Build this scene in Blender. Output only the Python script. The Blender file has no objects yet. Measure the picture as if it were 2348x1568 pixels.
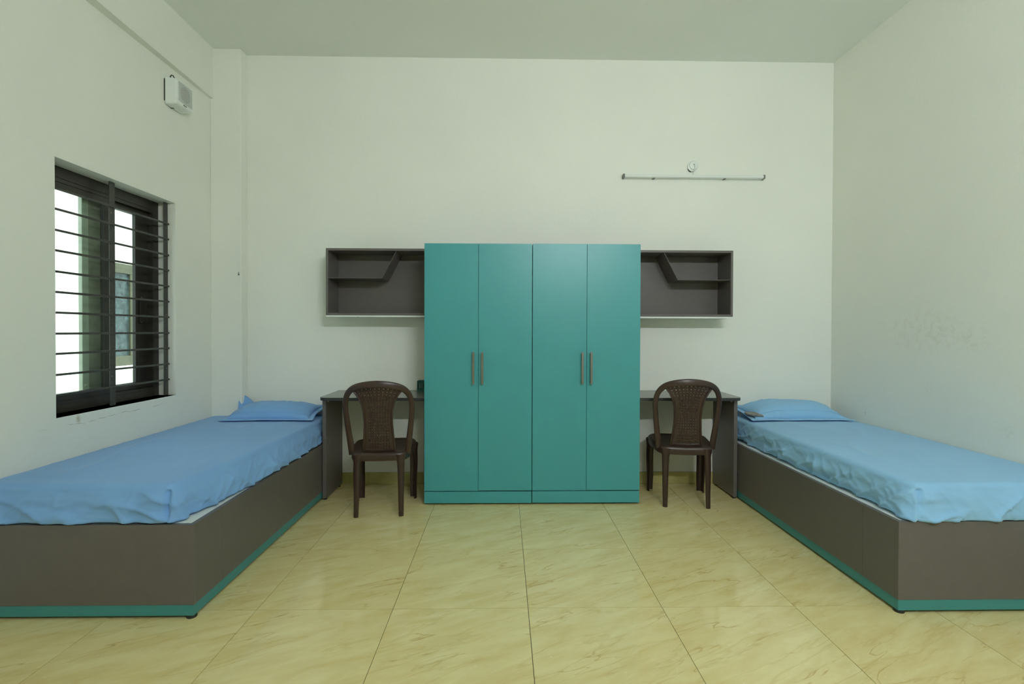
import bpy, bmesh, math, random
from mathutils import Vector, Matrix, noise

random.seed(7)
SC = bpy.context.scene
COL = SC.collection

# ------------------------------------------------------------------ camera
F, YAW, PIT, ROL, PCX, PCY, CH = 1137.45, .0181, .0098, .0029, 1175.6, 769.7, 1.2357


def cam_dir(x, y, z):
    c, s = math.cos(PIT), math.sin(PIT)
    y, z = c * y + s * z, -s * y + c * z
    c, s = math.cos(YAW), math.sin(YAW)
    return Vector((c * x + s * y, -s * x + c * y, z))


_c, _s = math.cos(ROL), math.sin(ROL)
_r, _u, _f = cam_dir(_c, 0, _s), cam_dir(-_s, 0, _c), cam_dir(0, 1, 0)
cam = bpy.data.objects.new('camera', bpy.data.cameras.new('camera'))
COL.objects.link(cam)
cam.matrix_world = Matrix(((_r.x, _u.x, -_f.x, 0), (_r.y, _u.y, -_f.y, 0), (_r.z, _u.z, -_f.z, CH), (0, 0, 0, 1)))
cam.data.sensor_width = 36
cam.data.lens = F / 2348 * 36
cam.data.shift_x = -(PCX - 1174) / 2348
cam.data.shift_y = (PCY - 784) / 2348
cam.data.clip_start = .02
SC.camera = cam

# ------------------------------------------------------------------ world, sun, exposure
SC.view_settings.view_transform = 'Standard'
SC.view_settings.look = 'None'
SC.view_settings.gamma = 1
SC.view_settings.use_curve_mapping = False
SC.view_settings.exposure = 0.0
SC.cycles.use_denoising = True
SC.cycles.max_bounces = 14
SC.cycles.diffuse_bounces = 9
SC.cycles.glossy_bounces = 5
SC.cycles.sample_clamp_indirect = 8

world = bpy.data.worlds.new('sky')
SC.world = world
world.use_nodes = True
wn = world.node_tree.nodes
wn['Background'].inputs[0].default_value = (.86, 1.0, .98, 1)
wn['Background'].inputs[1].default_value = 2.2

sun_d = bpy.data.lights.new('sun', 'SUN')
sun_d.energy = 9.0
sun_d.angle = math.radians(1)
sun_d.color = (1, 1, .95)
sun = bpy.data.objects.new('sun', sun_d)
COL.objects.link(sun)
sun.rotation_euler = Vector((-.5, .12, -.86)).to_track_quat('-Z', 'Y').to_euler()

LAMP = 645.0              # radiance of the fluorescent tube on the rear wall
LAMP_COL = (.94, 1.0, 1.05)

# ------------------------------------------------------------------ materials
MATS = {}


class NT:
    def __init__(self, m):
        self.t = m.node_tree
        self.n = self.t.nodes
        self.p = self.n['Principled BSDF']

    def add(self, ty, **kw):
        nd = self.n.new(ty)
        for k, v in kw.items():
            setattr(nd, k, v)
        return nd

    def link(self, a, b):
        self.t.links.new(a, b)

    def noise(self, scale, detail=3, rough=.5, vec=None, dist=0):
        nd = self.add('ShaderNodeTexNoise')
        nd.inputs['Scale'].default_value = scale
        nd.inputs['Detail'].default_value = detail
        nd.inputs['Roughness'].default_value = rough
        nd.inputs['Distortion'].default_value = dist
        if vec is not None:
            self.link(vec, nd.inputs['Vector'])
        return nd.outputs['Fac']

    def maprange(self, v, a, b, c=0, d=1):
        nd = self.add('ShaderNodeMapRange')
        self.link(v, nd.inputs[0])
        for i, x in enumerate((a, b, c, d)):
            nd.inputs[i + 1].default_value = x
        return nd.outputs[0]

    def math(self, op, a, b=None):
        nd = self.add('ShaderNodeMath', operation=op)
        for i, x in enumerate((a, b)):
            if x is None:
                continue
            if isinstance(x, (int, float)):
                nd.inputs[i].default_value = x
            else:
                self.link(x, nd.inputs[i])
        return nd.outputs[0]

    def mix(self, fac, a, b):
        nd = self.add('ShaderNodeMix', data_type='RGBA')
        if isinstance(fac, (int, float)):
            nd.inputs[0].default_value = fac
        else:
            self.link(fac, nd.inputs[0])
        for i, x in ((6, a), (7, b)):
            if isinstance(x, tuple):
                nd.inputs[i].default_value = (*x, 1)
            else:
                self.link(x, nd.inputs[i])
        return nd.outputs[2]

    def obj(self):
        return self.add('ShaderNodeTexCoord').outputs['Object']

    def mapping(self, vec, loc=(0, 0, 0), rot=(0, 0, 0), sc=(1, 1, 1)):
        nd = self.add('ShaderNodeMapping')
        self.link(vec, nd.inputs[0])
        nd.inputs[1].default_value = loc
        nd.inputs[2].default_value = rot
        nd.inputs[3].default_value = sc
        return nd.outputs[0]

    def blob(self, vec, c, r, edge=.0):
        """soft ellipsoid mask around c with radii r"""
        m = self.mapping(vec, loc=tuple(-a / b for a, b in zip(c, r)), sc=tuple(1 / b for b in r))
        ln = self.add('ShaderNodeVectorMath', operation='LENGTH')
        self.link(m, ln.inputs[0])
        return self.maprange(ln.outputs['Value'], 1, edge, 0, 1)

    def bump(self, h, strength, dist=.002):
        b = self.add('ShaderNodeBump')
        b.inputs['Strength'].default_value = strength
        b.inputs['Distance'].default_value = dist
        self.link(h, b.inputs['Height'])
        self.link(b.outputs[0], self.p.inputs['Normal'])


def mat(name, col, rough=.5, metal=0, spec=.5, bump=0, bscale=200, var=0, vscale=8):
    m = bpy.data.materials.new(name)
    m.use_nodes = True
    k = NT(m)
    k.p.inputs['Base Color'].default_value = (*col, 1)
    k.p.inputs['Roughness'].default_value = rough
    k.p.inputs['Metallic'].default_value = metal
    k.p.inputs['Specular IOR Level'].default_value = spec
    if var or bump:
        v = k.obj()
    if var:
        f = k.maprange(k.noise(vscale, 4, .55, v), .3, .7)
        k.link(k.mix(f, tuple(c * (1 - var) for c in col), tuple(min(1, c * (1 + var)) for c in col)),
               k.p.inputs['Base Color'])
    if bump:
        k.bump(k.noise(bscale, 3, .6, v), bump)
    MATS[name] = m
    return m


def srgb(r, g, b):
    f = lambda c: (c / 255 / 12.92) if c / 255 <= .04045 else ((c / 255 + .055) / 1.055) ** 2.4
    return (f(r), f(g), f(b))


WALL = (.80, .815, .75)


def wall_mat(name, stains=(), crack=None):
    m = bpy.data.materials.new(name)
    m.use_nodes = True
    k = NT(m)
    v = k.obj()
    f = k.maprange(k.noise(1.3, 4, .55, v), .3, .7)
    col = k.mix(f, tuple(c * .975 for c in WALL), tuple(c * 1.015 for c in WALL))
    nz = k.noise(22, 5, .7, v)
    for c, r, tint, amt in stains:
        mask = k.math('MULTIPLY', k.blob(v, c, r), k.maprange(nz, .47, .62))
        mask = k.math('MULTIPLY', mask, amt)
        col = k.mix(mask, col, tint)
    if crack:
        # a hairline crack: zero crossing of (z - z0 - wobble(y)) inside a window
        (zc, yc, ry) = crack
        sep = k.add('ShaderNodeSeparateXYZ')
        k.link(v, sep.inputs[0])
        wob = k.maprange(k.noise(3.0, 4, .6, k.mapping(v, sc=(1, 1, .3))), .2, .8, -.03, .03)
        d = k.math('ABSOLUTE', k.math('SUBTRACT', k.math('SUBTRACT', sep.outputs[2], zc), wob))
        line = k.maprange(d, .0022, .0004)
        line = k.math('MULTIPLY', line, k.blob(v, (-2.2835, yc, zc), (1, ry, .2), .6))
        line = k.math('MULTIPLY', line, k.maprange(k.noise(9, 2, .5, v), .42, .5))
        col = k.mix(k.math('MULTIPLY', line, .7), col, (.22, .24, .19))
    k.link(col, k.p.inputs['Base Color'])
    k.p.inputs['Roughness'].default_value = .62
    k.p.inputs['Specular IOR Level'].default_value = .35
    h = k.math('ADD', k.math('MULTIPLY', k.noise(55, 4, .6, v), 1.0), k.math('MULTIPLY', k.noise(7, 2, .5, v), 1.6))
    k.bump(h, .22, .004)
    MATS[name] = m
    return m


wall_mat('paint_back')
wall_mat('paint_left', crack=(.735, 2.95, .5), stains=[((-2.2835, 2.703, .757), (.1, .02, .035), (.32, .24, .12), .8)])
wall_mat('paint_right', stains=[
    ((2.675, 3.16, 1.25), (.3, .42, .2), (.62, .60, .46), .35),
    ((2.675, 2.98, 1.24), (.3, .16, .12), (.60, .60, .49), .4),
    ((2.675, 2.77, 1.2), (.3, .12, .09), (.60, .60, .5), .4),
    ((2.675, 3.07, .88), (.1, .03, .05), (.55, .28, .16), .9),
    ((2.675, 3.615, .632), (.1, .012, .02), (.2, .2, .16), 1),
    ((2.675, 2.569, .71), (.1, .06, .06), (.55, .56, .46), .5)])
mat('ceiling_white', (.80, .83, .79), .7, spec=.2, bump=.1, bscale=40, var=.015, vscale=2)
mat('laminate', (.130, .117, .110), .38, spec=.45, bump=.04, bscale=500, var=.03, vscale=20)
mat('laminate_edge', (.165, .165, .158), .4, spec=.45)
mat('desk_edge', (.03, .032, .03), .35)
mat('desk_top', (.15, .147, .12), .22, spec=.55, bump=.03, bscale=400, var=.03, vscale=25)
mat('teal', (.056, .320, .345), .36, spec=.5, bump=.03, bscale=350, var=.02, vscale=6)
mat('teal_bed', (.046, .25, .255), .4, spec=.45)
mat('white_board', (.74, .78, .74), .5)
mat('white_plastic', (.76, .80, .77), .35)
mat('gap_dark', (.012, .018, .018), .8)
mat('black_plastic', (.018, .018, .016), .5)
mat('steel', (.27, .25, .22), .34, metal=1.0)
mat('chair_plastic', (.044, .024, .018), .33, spec=.5, bump=.06, bscale=120)
mat('window_brown', (.030, .026, .021), .35, spec=.5)
mat('window_inner', (.018, .015, .012), .5)
mat('grille_steel', (.05, .05, .044), .42, spec=.5, bump=.15, bscale=150, var=.25, vscale=60)
mat('grey_alu', (.50, .54, .45), .45, bump=.05, bscale=90, var=.08, vscale=12)
mat('mesh_screen', (.30, .31, .23), .6, var=.25, vscale=9)
mat('speaker_grille', (.50, .53, .50), .5)
mat('speaker_hole', (.05, .05, .045), .7)
mat('badge', (.10, .11, .10), .4)
mat('outer_wall', (.86, .88, .84), .8, var=.02, vscale=2)
mat('outer_glass', (.035, .055, .06), .3, bump=.6, bscale=30, var=.75, vscale=14)
mat('outer_frame', (.065, .068, .042), .5, var=.2, vscale=9)
mat('pen_teal', (.02, .10, .09), .4)
mat('inner_pillow', (.22, .22, .21), .9, bump=.3, bscale=120, var=.3, vscale=30)
mat('wire_white', (.6, .62, .56), .5)
mat('dark_parts_and_shade', (.03, .035, .025), .6)  # small dark parts, and the drawn-in gap shade at the cable box
mat('grout', (.14, .125, .06), .8)
mat('concrete', (.35, .36, .33), .9)


def cloth_mat(name, col):
    m = mat(name, col, .85, spec=.25)
    k = NT(m)
    v = k.obj()
    f = k.maprange(k.noise(2.2, 4, .6, v), .3, .7)
    k.link(k.mix(f, tuple(c * .96 for c in col), tuple(min(1, c * 1.04) for c in col)), k.p.inputs['Base Color'])
    k.p.inputs['Sheen Weight'].default_value = .15
    h = k.math('ADD', k.math('MULTIPLY', k.noise(450, 2, .5, v), .25),
               k.math('MULTIPLY', k.noise(9, 4, .55, k.mapping(v, rot=(0, 0, .5), sc=(1, 3, 1))), 2.0))
    k.bump(h, .3, .004)
    return m


cloth_mat('sheet_blue_a', (.205, .405, .74))
cloth_mat('sheet_blue_b', (.27, .51, .765))


def tile_mat(name, base, dark, light):
    m = bpy.data.materials.new(name)
    m.use_nodes = True
    k = NT(m)
    v = k.obj()
    oi = k.add('ShaderNodeObjectInfo')
    off = k.add('ShaderNodeVectorMath', operation='SCALE')
    cmb = k.add('ShaderNodeCombineXYZ')
    for i, s in enumerate((17.0, 11.3, 5.0)):
        k.link(k.math('MULTIPLY', oi.outputs['Random'], s), cmb.inputs[i])
    k.link(cmb.outputs[0], off.inputs[0])
    off.inputs['Scale'].default_value = 1
    ad = k.add('ShaderNodeVectorMath', operation='ADD')
    k.link(v, ad.inputs[0])
    k.link(off.outputs[0], ad.inputs[1])
    u = ad.outputs[0]
    # streaky clouds running at a shallow diagonal
    rt = k.mapping(u, rot=(0, 0, -.45))
    st = k.mapping(rt, sc=(1.6, 5.5, 3.0))
    cl = k.maprange(k.noise(2.4, 7, .62, st, .4), .32, .68)
    col = k.mix(cl, dark, base)
    fl = k.maprange(k.noise(16, 5, .65, st, .6), .62, .72)
    col = k.mix(k.math('MULTIPLY', fl, .45), col, light)
    # thin rusty veins
    vst = k.mapping(rt, sc=(.75, 4.6, .5))
    vn = k.noise(1.5, 4, .5, vst, .1)
    vein = k.maprange(k.math('ABSOLUTE', k.math('SUBTRACT', vn, .5)), .008, .0)
    brk = k.maprange(k.noise(3.2, 3, .5, u), .45, .60)
    vein = k.math('MULTIPLY', vein, brk)
    col = k.mix(k.math('MULTIPLY', vein, .55), col, (.42, .22, .05))
    vein2 = k.maprange(k.math('ABSOLUTE', k.math('SUBTRACT', k.noise(2.2, 4, .5, vst, .1), .55)), .022, .0)
    col = k.mix(k.math('MULTIPLY', vein2, .22), col, (.50, .33, .09))
    k.link(col, k.p.inputs['Base Color'])
    k.p.inputs['Roughness'].default_value = .07
    k.p.inputs['Specular IOR Level'].default_value = .5
    MATS[name] = m


tile_mat('floor_tile', (.775, .69, .365), (.69, .565, .255), (.86, .83, .60))
tile_mat('skirting_tile', (.50, .47, .20), (.40, .36, .13), (.58, .56, .34))

m = mat('lamp_tube', (.9, .9, .9), .4)
k = NT(m)
k.p.inputs['Emission Color'].default_value = (*LAMP_COL, 1)
k.p.inputs['Emission Strength'].default_value = LAMP

m = bpy.data.materials.new('glass')
m.use_nodes = True
MATS['glass'] = m
k = NT(m)
tr = k.add('ShaderNodeBsdfTransparent')
tr.inputs[0].default_value = (.90, .95, .92, 1)
gl = k.add('ShaderNodeBsdfGlossy')
gl.inputs['Roughness'].default_value = .02
mx = k.add('ShaderNodeMixShader')
mx.inputs[0].default_value = .03
k.link(tr.outputs[0], mx.inputs[1])
k.link(gl.outputs[0], mx.inputs[2])
k.link(mx.outputs[0], k.n['Material Output'].inputs[0])


# ------------------------------------------------------------------ object helpers
def link(o, parent=None):
    COL.objects.link(o)
    if parent is not None:
        o.parent = parent
    return o


def empty(name, loc, rz=0.0):
    o = bpy.data.objects.new(name, None)
    o.empty_display_size = .1
    link(o)
    o.location = loc
    o.rotation_euler = (0, 0, rz)
    return o


def thing(name, loc, label, cat, group=None, rz=0.0):
    return tag(empty(name, loc, rz), label, cat, group)


def tag(o, label, cat, group=None):
    o['label'] = label
    o['category'] = cat
    if group:
        o['group'] = group
    return o


def struct(o, label=None):
    o['kind'] = 'structure'
    if label:
        o['label'] = label
    return o


def origin(parent):
    v = Vector((0, 0, 0))
    while parent is not None:
        v += parent.location
        parent = parent.parent
    return v


def finish(name, bm, material, parent=None, smooth=False, local=False, bevel=0, seg=2, label=None, angle=40):
    """world-space bmesh -> object; verts are made relative to the parent's origin"""
    if parent is not None and not local:
        o0 = origin(parent)
        for v in bm.verts:
            v.co -= o0
    bmesh.ops.recalc_face_normals(bm, faces=bm.faces)
    me = bpy.data.meshes.new(name)
    bm.to_mesh(me)
    bm.free()
    if smooth:
        for p in me.polygons:
            p.use_smooth = True
    me.materials.append(MATS[material])
    o = bpy.data.objects.new(name, me)
    link(o, parent)
    if bevel:
        b = o.modifiers.new('bevel', 'BEVEL')
        b.width = bevel
        b.segments = seg
        b.limit_method = 'ANGLE'
    if smooth:
        me.set_sharp_from_angle(angle=math.radians(angle))
    if label:
        o['label'] = label
    return o


def bbox(bm, x0, x1, y0, y1, z0, z1):
    vs = [bm.verts.new((x, y, z)) for x in (x0, x1) for y in (y0, y1) for z in (z0, z1)]
    for f in ((0, 1, 3, 2), (4, 6, 7, 5), (0, 4, 5, 1), (2, 3, 7, 6), (0, 2, 6, 4), (1, 5, 7, 3)):
        bm.faces.new([vs[i] for i in f])
    return vs


def box(name, x0, x1, y0, y1, z0, z1, material, parent=None, bevel=0, seg=2, label=None):
    bm = bmesh.new()
    bbox(bm, x0, x1, y0, y1, z0, z1)
    return finish(name, bm, material, parent, bevel=bevel, seg=seg, label=label, smooth=False)


def prism(name, pts, lo, hi, axis, material, parent=None, bevel=0, seg=2, smooth=False, label=None):
    """extrude a 2D outline along an axis; pts are the two remaining coordinates in xyz order"""
    bm = bmesh.new()

    def P(p, t):
        q = list(p)
        q.insert(axis, t)
        return q
    a = [bm.verts.new(P(p, lo)) for p in pts]
    b = [bm.verts.new(P(p, hi)) for p in pts]
    bm.faces.new(a)
    bm.faces.new(b[::-1])
    n = len(pts)
    for i in range(n):
        bm.faces.new((a[i], b[i], b[(i + 1) % n], a[(i + 1) % n]))
    return finish(name, bm, material, parent, bevel=bevel, seg=seg, smooth=smooth, label=label)


def rounded(x0, x1, y0, y1, radii, n=8):
    """ccw rounded rectangle; radii for corners (x0,y0),(x1,y0),(x1,y1),(x0,y1)"""
    pts = []
    for (cx, cy, sx, sy, a0), r in zip(((x0, y0, 1, 1, 180), (x1, y0, -1, 1, 270), (x1, y1, -1, -1, 0), (x0, y1, 1, -1, 90)), radii):
        if r <= 0:
            pts.append((cx, cy))
            continue
        for i in range(n + 1):
            a = math.radians(a0 + 90 * i / n)
            pts.append((cx + sx * r + r * math.cos(a), cy + sy * r + r * math.sin(a)))
    return pts


def tube_bm(bm, path, radii, nseg=10, squash=None, cap=True):
    """round tube through path"""
    rings = []
    n = len(path)
    up0 = None
    for i, p in enumerate(path):
        p = Vector(p)
        t = (Vector(path[min(i + 1, n - 1)]) - Vector(path[max(i - 1, 0)])).normalized()
        ref = Vector((0, 0, 1)) if abs(t.z) < .9 else Vector((0, 1, 0))
        if up0 is not None:
            ref = up0
        s = t.cross(ref).normalized()
        u = s.cross(t).normalized()
        up0 = u
        r = radii[i] if isinstance(radii, (list, tuple)) else radii
        ring = []
        for j in range(nseg):
            a = 2 * math.pi * j / nseg
            ring.append(bm.verts.new(p + s * math.cos(a) * r + u * math.sin(a) * r))
        rings.append(ring)
    for a, b in zip(rings, rings[1:]):
        for j in range(nseg):
            bm.faces.new((a[j], a[(j + 1) % nseg], b[(j + 1) % nseg], b[j]))
    if cap:
        bm.faces.new(rings[0][::-1])
        bm.faces.new(rings[-1])


def sweep(bm, frames, profiles):
    """frames: (point, side, normal); profiles: list of closed 2D outlines (one per frame)"""
    rings = []
    for (p, s, u), pr in zip(frames, profiles):
        rings.append([bm.verts.new(p + s * a + u * b) for a, b in pr])
    n = len(rings[0])
    for a, b in zip(rings, rings[1:]):
        for j in range(n):
            bm.faces.new((a[j], a[(j + 1) % n], b[(j + 1) % n], b[j]))
    bm.faces.new(rings[0][::-1])
    bm.faces.new(rings[-1])


def lathe_bm(bm, prof, c, axis='y', nseg=32):
    """prof: (radius, offset along the axis)"""
    rings = []
    for r, h in prof:
        ring = []
        for j in range(nseg):
            a = 2 * math.pi * j / nseg
            x, y = r * math.cos(a), r * math.sin(a)
            co = {'y': (x, h, y), 'z': (x, y, h), 'x': (h, x, y)}[axis]
            ring.append(bm.verts.new(Vector(c) + Vector(co)))
        rings.append(ring)
    for a, b in zip(rings, rings[1:]):
        for j in range(nseg):
            bm.faces.new((a[j], a[(j + 1) % nseg], b[(j + 1) % nseg], b[j]))
    bm.faces.new(rings[0])
    bm.faces.new(rings[-1])


# ================================================================== THE ROOM
YW, ZC, XL, XR, XB, YP, YR = 4.004, 3.42, -2.2835, 2.675, -2.26, 3.908, -.75
WY0, WY1, WZ0, WZ1 = 2.5703, 3.4971, .7827, 2.1152     # window opening
WT = .23                                               # outer wall thickness

# floor: slab with one object per polished tile
TX, TY, TS, GAP = .1119, 3.3995, .6, .0012
floor = struct(box('floor', XL - .1, XR + .1, YR - .1, YW + .1, -.12, -.006, 'grout'), 'cream marble-look polished tile floor')
xs = [XL] + [TX + TS * i for i in range(-4, 6) if XL + .02 < TX + TS * i < XR - .02] + [XR]
ys = [YR] + [TY + TS * i for i in range(-9, 3) if YR + .02 < TY + TS * i < YW - .02] + [YW]
tile_cache = {}
for i in range(len(xs) - 1):
    for j in range(len(ys) - 1):
        w, d = xs[i + 1] - xs[i], ys[j + 1] - ys[j]
        key = (round(w, 3), round(d, 3))
        if key not in tile_cache:
            bm = bmesh.new()
            vs = bbox(bm, -w / 2 + GAP, w / 2 - GAP, -d / 2 + GAP * 1.5, d / 2 - GAP * 1.5, -.006, 0)
            me = bpy.data.meshes.new('tile')
            bmesh.ops.recalc_face_normals(bm, faces=bm.faces)
            bm.to_mesh(me)
            bm.free()
            me.materials.append(MATS['floor_tile'])
            tile_cache[key] = me
        o = bpy.data.objects.new('tile', tile_cache[key])
        o.location = ((xs[i] + xs[i + 1]) / 2, (ys[j] + ys[j + 1]) / 2, 0)
        link(o, floor)

struct(box('ceiling', XL - WT, XR + .15, YR - .15, YW + .15, ZC, ZC + .15, 'ceiling_white'), 'plain pale ceiling')
struct(box('wall_back', XL - WT, XR + .15, YW, YW + .15, -.12, ZC, 'paint_back'), 'cream painted back wall')
struct(box('wall_right', XR, XR + .15, YR - .15, YW, -.12, ZC, 'paint_right'), 'cream painted right wall with faint smudges')
struct(box('wall_rear', XL - WT, XR + .15, YR - .15, YR, -.12, ZC, 'paint_back'), 'cream painted wall behind the viewer')
# left wall with the window hole
bm = bmesh.new()
for (y0, y1, z0, z1) in ((YR, WY0, -.12, ZC), (WY1, YW, -.12, ZC), (WY0, WY1, -.12, WZ0), (WY0, WY1, WZ1, ZC)):
    bbox(bm, XL - WT, XL, y0, y1, z0, z1)
bmesh.ops.remove_doubles(bm, verts=bm.verts, dist=1e-5)
struct(finish('wall_left', bm, 'paint_left'), 'cream painted left wall around the window')
struct(box('trim_1', XL, -2.046, YP, YW, 0, ZC, 'paint_back', bevel=.006), 'shallow painted pilaster in the left corner')
bm = bmesh.new()
bs = []
for y, xb in ((YR, -2.205), (2.60, -2.218), (YP, -2.258)):
    bs.append([bm.verts.new(p) for p in ((XL, y, 3.03), (xb, y, 3.03), (XB, y, ZC), (XL, y, ZC))])
for a, b in zip(bs, bs[1:]):
    for j in range(4):
        bm.faces.new((a[j], a[(j + 1) % 4], b[(j + 1) % 4], b[j]))
bm.faces.new(bs[0][::-1])
bm.faces.new(bs[-1])
struct(finish('trim_2', bm, 'paint_back'), 'shallow ceiling beam along the left wall')

# skirting tiles along the back wall
bb = struct(box('baseboard_back', -2.04, XR, YW - .004, YW, 0, .094, 'grout'), 'cream tile skirting under the desks')
edges = [-2.04] + [TX + TS * i for i in range(-3, 5)] + [XR]
for a, b in zip(edges, edges[1:]):
    box('tile', a + .001, b - .001, YW - .011, YW - .003, .001, .095, 'skirting_tile', bb, bevel=.001)
bb = struct(box('baseboard_right', XR - .004, XR, YR, YW - .012, 0, .094, 'grout'), 'cream tile skirting along the right wall')
edges = [YR] + [y for y in ys[1:-1]] + [YW - .012]
for a, b in zip(edges, edges[1:]):
    box('tile', XR - .011, XR - .003, a + .001, b - .001, .001, .095, 'skirting_tile', bb)

# ================================================================== WINDOW
win = struct(empty('window_1', (XL - .12, (WY0 + WY1) / 2, WZ0)), 'brown aluminium sliding window behind a steel bar grille')
FX0, FX1 = -2.50, -2.40       # frame depth range
box('window_frame', FX0, FX1, WY0, WY0 + .05, WZ0, WZ1, 'window_brown', win, bevel=.003)
box('window_frame', FX0, FX1, WY1 - .052, WY1, WZ0, WZ1, 'window_brown', win, bevel=.003)
box('window_frame', FX0, FX1, WY0 + .05, WY1 - .052, WZ1 - .062, WZ1, 'window_brown', win, bevel=.003)
box('window_frame', FX0, FX1, WY0 + .05, WY1 - .052, WZ0, WZ0 + .045, 'window_brown', win, bevel=.003)
# track ribs on the head and the sill
for xr in (-2.408, -2.435, -2.465):
    box('track', xr - .003, xr + .003, WY0 + .05, WY1 - .052, WZ0 + .045, WZ0 + .062, 'window_brown', win)
    box('track', xr - .003, xr + .003, WY0 + .05, WY1 - .052, WZ1 - .082, WZ1 - .062, 'window_brown', win)


def sash(x0, x1, y0, y1, z0, z1, stile, rail, glass=True, pane='glass', brown='window_brown', sl=None):
    s = empty('sash', (0, 0, 0))
    s.parent = win
    s.location = Vector(((x0 + x1) / 2, (y0 + y1) / 2, z0)) - origin(win)
    s0, s1 = (stile, stile) if sl is None else sl
    box('stile', x0, x1, y0, y0 + s0, z0, z1, brown, s, bevel=.002)
    box('stile', x0, x1, y1 - s1, y1, z0, z1, brown, s, bevel=.002)
    box('rail', x0, x1, y0 + s0, y1 - s1, z0, z0 + rail, brown, s, bevel=.002)
    box('rail', x0, x1, y0 + s0, y1 - s1, z1 - rail, z1, brown, s, bevel=.002)
    if glass:
        xm = (x0 + x1) / 2
        box('pane', xm - .002, xm + .002, y0 + s0, y1 - s1, z0 + rail, z1 - rail, pane, s)
    return s


ZS0, ZS1 = WZ0 + .05, WZ1 - .066
# left sliding sash (inner track) and right sliding sash (outer track), both glazed
s1 = sash(-2.432, -2.410, WY0 + .05, 3.092, ZS0, ZS1, .05, .055)
s2 = sash(-2.462, -2.440, 3.075, WY1 - .052, ZS0, ZS1, .05, .055, sl=(.035, .11))
# slide latch on the wide right-hand stile
bm = bmesh.new()
bbox(bm, -2.440, -2.428, 3.362, 3.378, 1.28, 1.46)
lt = finish('latch', bm, 'window_inner', s2, bevel=.003)
for z in (1.285, 1.452):
    bm = bmesh.new()
    lathe_bm(bm, [(.004, 0), (.004, .003), (.002, .004)], (-2.428, 3.37, z), 'x', 10)
    finish('screw', bm, 'steel', s2)
# insect screen pushed to the middle: grey aluminium stile with cap bolts and a narrow dusty screen
scr = empty('screen_shutter', (0, 0, 0))
scr.parent = win
scr.location = Vector((-2.480, 3.05, ZS0)) - origin(win)
box('stile', -2.492, -2.468, 2.952, 2.994, ZS0, ZS1, 'grey_alu', scr, bevel=.003)
box('stile', -2.490, -2.470, 2.994, 2.999, ZS0, ZS1, 'grey_alu', scr, bevel=.001)
box('screen', -2.484, -2.478, 2.999, 3.16, ZS0, ZS1, 'mesh_screen', scr)
for z in (ZS0 + .075, ZS1 - .075):
    bm = bmesh.new()
    lathe_bm(bm, [(.011, 0), (.011, .002), (.008, .004), (.003, .004)], (-2.468, 2.973, z), 'x', 16)
    finish('cap_bolt', bm, 'grey_alu', scr)
# grille: eleven horizontal bars on three flats
GX = -2.33
for y0, y1 in ((WY0 + .002, WY0 + .042), (2.984, 3.026), (WY1 - .043, WY1 - .003)):
    box('grille_upright', GX - .009, GX - .004, y0, y1, WZ0 + .001, WZ1 - .001, 'grille_steel', win, bevel=.0008)
for i in range(11):
    z = .893 + .1078 * i + random.uniform(-.002, .002)
    box('grille_bar', GX - .004, GX + .006, WY0 + .002, WY1 - .003, z - .006, z + .006, 'grille_steel', win, bevel=.0015)
for y in (2.995, 3.472, 3.478):
    for z in (1.86, 1.93, .96, 1.33):
        bm = bmesh.new()
        lathe_bm(bm, [(.004, 0), (.004, .0015), (.002, .003)], (GX - .004, y, z + (y - 3) * .02), 'x', 8)
        finish('rivet', bm, 'steel', win)
struct(box('trim_3', XL - WT + .001, XL - .002, WY0, WY1, WZ0 - .012, WZ0, 'concrete'), 'bare cement window ledge')

# ================================================================== OUTSIDE
nb = thing('neighbouring_house', (-5.6, 7.2, -1.0), 'sunlit white house wall seen through the barred window', 'building')
box('wall', -5.9, -5.5, 3.0, 14.0, -1.0, 5.0, 'outer_wall', nb)
nw = empty('window', (0, 0, 0))
nw.parent = nb
nw.location = Vector((-5.5, 7.3, .78)) - origin(nb)
for (y0, y1, z0, z1) in ((6.9, 7.86, .72, .86), (6.9, 7.86, 2.04, 2.18), (6.9, 7.02, .86, 2.04), (7.72, 7.86, .86, 2.04), (7.335, 7.40, .86, 2.04)):
    box('frame', -5.5, -5.44, y0, y1, z0, z1, 'outer_frame', nw, bevel=.006)
for (y0, y1) in ((7.02, 7.335), (7.40, 7.72)):
    box('pane', -5.5, -5.47, y0, y1, .86, 2.04, 'outer_glass', nw)
box('sill', -5.5, -5.38, 6.85, 7.9, .64, .72, 'outer_wall', nw, bevel=.01)
struct(box('ground', -12, XL - WT, -2, 14, -1.1, -1.0, 'concrete'), 'bare ground outside the window')

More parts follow.
